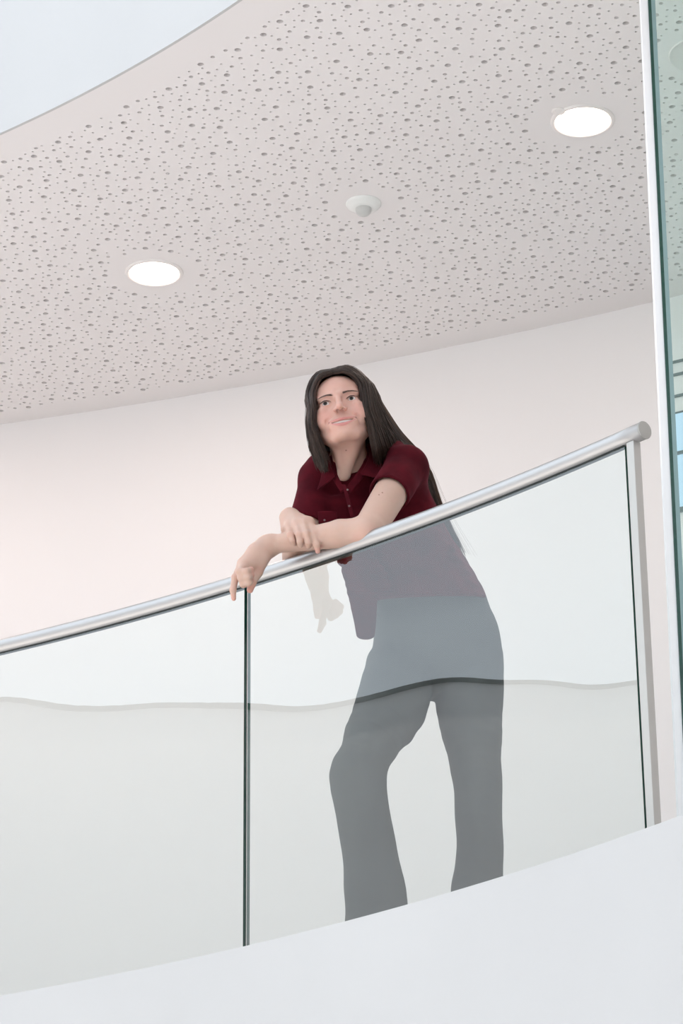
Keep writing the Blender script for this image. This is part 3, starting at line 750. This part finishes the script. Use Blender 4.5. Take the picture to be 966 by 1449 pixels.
for G, inn in ((GL, 1), (GR, 1)):
    for u in np.arange(.4, len(G)-1+.01, .2):
        P = sheet(G, u); 
        for i in range(0, 25, 1):
            fade = .0055 if i < 16 else .0055-.0004*(i-16)
            q0, q1 = P[i], P[i+1]
            ctr = H(0, .01, 0); 
            d0 = (ctr-q0)*.0; HR.cone(q0, q1, fade, fade, .008)
# carve the face clear
HR.ell(H(0, -.085, -.01), np.array([.054, .075, .094])*HS, HM, .006, 's')
V, Q = HR.mesh(1)
hb = quad_obj('hair', V, Q, M_hair, person)
a = hb.data.color_attributes.new('shade', 'FLOAT_COLOR', 'POINT'); a.data.foreach_set('color', np.tile(np.array([.022, .015, .012, 1], np.float32), len(V)))
S_ = Strands()
for G, nst in ((GL, 1300), (GR, 2700)):
    for i in range(nst):
        u = RNG.uniform(0, len(G)-1); P = sheet(G, u).copy(); n = len(P); t = np.linspace(0, 1, n)
        nrm = P-np.array(HC)-np.array([0, .02, 0]); nrm[:, 2] *= .3; nrm /= np.linalg.norm(nrm, axis=1)[:, None]
        off = RNG.uniform(-.001, .0085) if u > .55 else RNG.uniform(-.006, .0065); P = P+RNG.normal(0, .0022, 3); w1 = RNG.normal(0, 1, 3); L_ = RNG.uniform(.86, 1.02) if RNG.random() < .75 else RNG.uniform(.6, .9)
        P = P+nrm*off*(.45+.55*np.minimum(1, t*5))[:, None]+w1*(.0035*t**1.2)[:, None]
        ph = RNG.uniform(0, 6.28); P = P+np.outer(np.sin(t*RNG.uniform(5, 10)+ph)*.0013*t, RNG.normal(0, 1, 3))
        k = max(6, int(n*min(L_, 1))); P = P[:k]
        g = RNG.uniform(0, 1); col = np.array([.026, .017, .014])*(1-g)+np.array([.080, .048, .036])*g
        if G is GR and u > 2.4: col = col*.7+np.array([.16, .075, .040])*.30
        S_.add(P, RNG.uniform(.0006, .0011), .0003, col)
for i in range(26):   # loose fine hairs
    G = GR; P = sheet(G, RNG.uniform(2, 3.9)).copy(); n = len(P); t = np.linspace(0, 1, n); P = P+np.outer(t**2, RNG.normal(0, 1, 3)*np.array([.02, .01, .01])+np.array([.012, 0, 0]))
    S_.add(P, .0004, .0002, np.array([.12, .07, .05]), 3)
S_.build('hair_strands', M_hair, hb)

# ---- shirt
M_shirt, nt, b = mat('dark_red_velour', (.075, .005, .010), .9, spec=.08)
b.inputs['Sheen Weight'].default_value = .14; b.inputs['Sheen Roughness'].default_value = .4; b.inputs['Sheen Tint'].default_value = (.75, .16, .24, 1)
def shirt_bump():
    tc = nt.nodes.new('ShaderNodeTexCoord'); n = nt.nodes.new('ShaderNodeTexNoise'); n.inputs['Scale'].default_value = 16; n.inputs['Detail'].default_value = 3
    w_ = nt.nodes.new('ShaderNodeTexWave'); w_.inputs['Scale'].default_value = 90; w_.inputs['Distortion'].default_value = 1.5
    ad = nt.nodes.new('ShaderNodeMath'); ad.operation = 'MULTIPLY_ADD'; ad.inputs[1].default_value = .03
    bp = nt.nodes.new('ShaderNodeBump'); bp.inputs['Strength'].default_value = .5; bp.inputs['Distance'].default_value = .006
    for q in (n, w_): nt.links.new(tc.outputs['Object'], q.inputs['Vector'])
    nt.links.new(w_.outputs[1], ad.inputs[0]); nt.links.new(n.outputs[0], ad.inputs[2]); nt.links.new(ad.outputs[0], bp.inputs['Height']); nt.links.new(bp.outputs[0], b.inputs['Normal'])
    r = nt.nodes.new('ShaderNodeValToRGB'); r.color_ramp.elements[0].position = .35; r.color_ramp.elements[1].position = .7
    r.color_ramp.elements[0].color = (.050, .003, .007, 1); r.color_ramp.elements[1].color = (.092, .006, .012, 1); nt.links.new(n.outputs[0], r.inputs[0]); nt.links.new(r.outputs[0], b.inputs['Base Color'])
shirt_bump()
SH = Vol((-.26, 6.50, 4.00), (.48, 7.36, 4.76), .0032)
tx = np.array([.985, 0, .17]); ty = np.array([-.1, .82, -.57])
SH.loft([A(506, 672, 6.90), A(520, 705, 6.92), A(542, 745, 6.96), A(572, 800, 7.03), A(598, 850, 7.09), A(612, 895, 7.13)],
        [(.128, .074), (.138, .088), (.152, .100), (.167, .104), (.177, .108), (.172, .116)], tx, ty, k=.03)
SH.cone(A(462, 668, 6.88), A(545, 648, 6.88), .052, .055, k=.05)
SH.cone(A(545, 649, 6.88), shL, .050, .053, k=.03); SH.cone(A(462, 668, 6.88), shR, .050, .050, k=.03)
hemL = shL*.54+elL*.46+np.array([0, 0, .004]); hemR = shR*.40+elR*.60
SH.cone(A(480, 677, 6.865), A(517, 670, 6.865), .055, .055, k=.02)
# flank and back drape
SH.cone(shL+np.array([.0, .05, -.02]), A(590, 745, 7.02), .052, .052, k=.05)
SH.cone(shL, hemL, .0540, .0560, k=.018); SH.cone(shR, hemR, .050, .050, k=.018)
# loose front of the shirt hanging down
SH.loft([A(494, 712, 6.84), A(500, 780, 6.87), A(520, 816, 6.89), A(531, 850, 6.92)], [(.056, .022), (.058, .024), (.060, .024), (.060, .022)], np.array([.93, .35, .1]), np.array([-.35, .93, -.1]), k=.03)
# wrinkles
def wr(P):
    x, y, z = P[..., 0], P[..., 1], P[..., 2]
    return .0010*np.sin(38*z+22*x+3*np.sin(14*x+9*y))*np.sin(17*x-9*z+1)+.0005*np.sin(90*x+60*z+2*np.sin(30*z))
SH.op(wr, SH.lo, SH.lo+SH.n*SH.h, .001, 'add')
hem0 = A(600, 848, 7.1); hn = np.array([.02, .25, -.96]); hn /= np.linalg.norm(hn)
SH.op(lambda P: ((P-hem0.astype(np.float32))@hn.astype(np.float32)), SH.lo, SH.lo+np.array([9, 9, .35]), .002, 'i')
SH.loft([A(512, 815, 6.89), A(514, 850, 6.93), A(516.5, 880, 6.96), A(517, 899, 6.98)], [(.044, .020), (.041, .018), (.033, .014), (.027, .012)], np.array([.93, .35, .1]), np.array([-.35, .93, -.1]), k=.02)
# cut: sleeves open at their hems, neck opening
for a_, h_, ra in ((shL, hemL, .0510), (shR, hemR, .045)):
    d_ = (h_-a_)/np.linalg.norm(h_-a_)
    def cut(P, h_=h_, d_=d_):
        q = P-h_.astype(np.float32); t = q@d_.astype(np.float32); r_ = np.sqrt(np.clip((q*q).sum(-1)-t*t, 0, None)); return np.maximum(r_-.085, np.maximum(-t, t-.09))
    SH.op(cut, h_-.1, h_+.1, .003, 's')
    SH.cone(h_-d_*.05, h_+d_*.04, ra-.006, ra, .003, 's')
neckc = A(497, 655, 6.85)
SH.cone(H(0, .015, -.05), A(499, 664, 6.87), .052, .038, .006, 's')
for Y_ in (6.79, 6.755, 6.72): SH.cone(A(498, 654, Y_), A(487.5, 688, Y_-.02), .037, .003, .003, 's')
V, Q = SH.mesh(1)
shirt = quad_obj('shirt', V, Q, M_shirt, person)
def patch(name, rows, m, parent, th=.0035, n=8):
    """smooth cloth patch through rows of control points, closed with thickness"""
    R_ = [catmull(r, n) for r in rows]; R_ = np.array(R_); R2 = np.array([catmull(R_[:, j], n) for j in range(R_.shape[1])]); a, b2 = R2.shape[:2]
    V = R2.reshape(-1, 3); F_ = [(i*b2+j, i*b2+j+1, (i+1)*b2+j+1, (i+1)*b2+j) for i in range(a-1) for j in range(b2-1)]
    o = mesh_obj(name, V, F_, m, parent, smooth=True); sm = o.modifiers.new('thick', 'SOLIDIFY'); sm.thickness = th; sm.offset = 0; return o
# collar leaves (rows go from neck edge to outer edge)
patch('collar', [
    [A(465, 640, 6.80), A(466, 652, 6.78), A(470, 663, 6.765), A(475, 674, 6.755)],
    [A(463, 648, 6.80), A(461, 660, 6.775), A(462, 672, 6.76), A(462, 684, 6.752)],
    [A(460, 655, 6.80), A(456, 668, 6.775), A(453, 681, 6.76), A(448, 695, 6.752)]], M_shirt, shirt)
patch('collar', [
    [A(524, 636, 6.83), A(521, 648, 6.795), A(516, 660, 6.77), A(509, 671, 6.752)],
    [A(532, 640, 6.83), A(531, 652, 6.79), A(528, 664, 6.765), A(523, 674, 6.75)],
    [A(540, 645, 6.83), A(541, 656, 6.79), A(539, 667, 6.765), A(536, 677, 6.75)]], M_shirt, shirt)
patch('collar_stand', [
    [A(469, 644, 6.81), A(473, 661, 6.785), A(480, 678, 6.765), A(487.5, 693, 6.748)],
    [A(462, 650, 6.81), A(466, 667, 6.780), A(473, 682, 6.762), A(482, 697, 6.752)]], M_shirt, shirt)
patch('collar_stand', [
    [A(521, 640, 6.83), A(512, 658, 6.79), A(501, 675, 6.765), A(487.5, 692, 6.748)],
    [A(529, 648, 6.83), A(521, 664, 6.785), A(509, 681, 6.760), A(494, 700, 6.750)]], M_shirt, shirt)
patch('placket', [
    [A(484, 686, 6.752), A(488, 700, 6.742), A(492, 715, 6.738), A(496, 732, 6.742)],
    [A(489, 686, 6.748), A(493, 700, 6.737), A(497, 715, 6.733), A(501, 732, 6.738)]], M_shirt, shirt)
patch('pocket', [
    [A(450, 724, 6.765), A(458, 723, 6.757), A(467, 723, 6.752), A(476, 724, 6.748)],
    [A(451, 742, 6.775), A(459, 741, 6.767), A(468, 741, 6.762), A(477, 742, 6.758)]], M_shirt, shirt)
M_btn, nt2, b2 = mat('pearl_button', (.20, .13, .13), .25, spec=.6)
for q in ((491.5, 693, 6.734), (494, 716, 6.729), (459, 736, 6.762)):
    c = A(*q); v, f = lathe_vf([(0, .0012), (.0024, .0012), (.0031, 0), (.0024, -.0012), (0, -.0012)], (0, 0, 0), 14)
    v = [(c[0]+p[0], c[1]+p[2], c[2]+p[1]) for p in v]; mesh_obj('button', v, f, M_btn, shirt, smooth=True)

# ---- trousers
M_tr, nt3, b3 = mat('dark_grey_trouser_cloth', (.10, .10, .098), .85, spec=.2)
n_, _ = add_noise_bump(nt3, b3, 14, .4, .006, 2)
TR = Vol((-.10, 6.72, 3.19), (.56, 7.50, 4.40), .0045)
lx = np.array([1., 0, 0]); ly = np.array([0, 1., 0])
TR.loft([A(598, 828, 7.11), A(609, 850, 7.13), A(613, 880, 7.15), A(617, 900, 7.165), A(618, 926, 7.18)], [(.140, .092), (.153, .100), (.166, .112), (.175, .120), (.183, .128)], np.array([.99, 0, .1]), np.array([-.05, .93, -.37]), k=.04)
Lleg = [A(565, 950, 7.16), A(553, 1000, 7.11), A(529, 1042, 7.06), A(516.5, 1070, 7.03), A(506.5, 1100, 7.01), A(513, 1150, 7.02), A(522, 1200, 7.06), A(529, 1250, 7.09), A(534, 1300, 7.11), A(541, 1370, 7.14), A(546, 1400, 7.15)]
Lr = [(.096, .10), (.098, .10), (.079, .093), (.071, .086), (.076, .080), (.071, .074), (.073, .075), (.079, .080), (.086, .088), (.095, .098), (.098, .10)]
Rleg = [A(664, 950, 7.20), A(664, 1000, 7.19), A(669, 1050, 7.17), A(675, 1100, 7.15), A(677, 1155, 7.15), A(679, 1200, 7.18), A(676, 1245, 7.21), A(672, 1300, 7.23), A(668, 1370, 7.25), A(667, 1400, 7.26)]
Rr = [(.096, .11), (.092, .10), (.078, .090), (.067, .080), (.0635, .074), (.063, .072), (.0675, .076), (.076, .084), (.086, .092), (.09, .095)]
TR.loft(Lleg, Lr, lx, ly, k=.010); TR.loft(Rleg, Rr, lx, ly, k=.010)
def wr2(P):
    x, y, z = P[..., 0], P[..., 1], P[..., 2]
    kz = np.exp(-((z-3.85)/.10)**2)+np.exp(-((z-3.42)/.14)**2)+.8*np.exp(-((z-4.12)/.06)**2)
    return .0018*kz*np.sin(55*z+26*x+2.5*np.sin(13*x+6*z))+.0004*np.sin(30*x+40*z)
TR.op(wr2, TR.lo, TR.lo+TR.n*TR.h, .001, 'add')
V, Q = TR.mesh(1); quad_obj('trousers', V, Q, M_tr, person)
# ---- shoes (hidden behind the fascia from below)
M_shoe, nt4, b4 = mat('black_shoe_leather', (.02, .02, .02), .4)
for (c, ang) in ((A(546, 1415, 7.15), -.3), (A(667, 1415, 7.26), .2)):
    W = Vol((c[0]-.2, c[1]-.26, ZF), (c[0]+.2, c[1]+.16, ZF+.13), .005)
    d_ = np.array([math.sin(ang)*1., -math.cos(ang), 0]); q = np.array([c[0], c[1], ZF])
    W.cone(q+np.array([0, 0, .045])-d_*.04, q+d_*.06+np.array([0, 0, .042]), .038, .036, .02); W.cone(q+d_*.06+np.array([0, 0, .036]), q+d_*.15+np.array([0, 0, .028]), .038, .024, .02)
    W.cone(q+np.array([0, 0, .06])-d_*.03, q+np.array([0, 0, .10])-d_*.03, .036, .034, .02)
    pl = (lambda P: (ZF+.004-P[..., 2])); W.op(pl, W.lo, W.lo+W.n*W.h, .002, 'i')
    V, Q = W.mesh(1); quad_obj('shoe', V, Q, M_shoe, person)
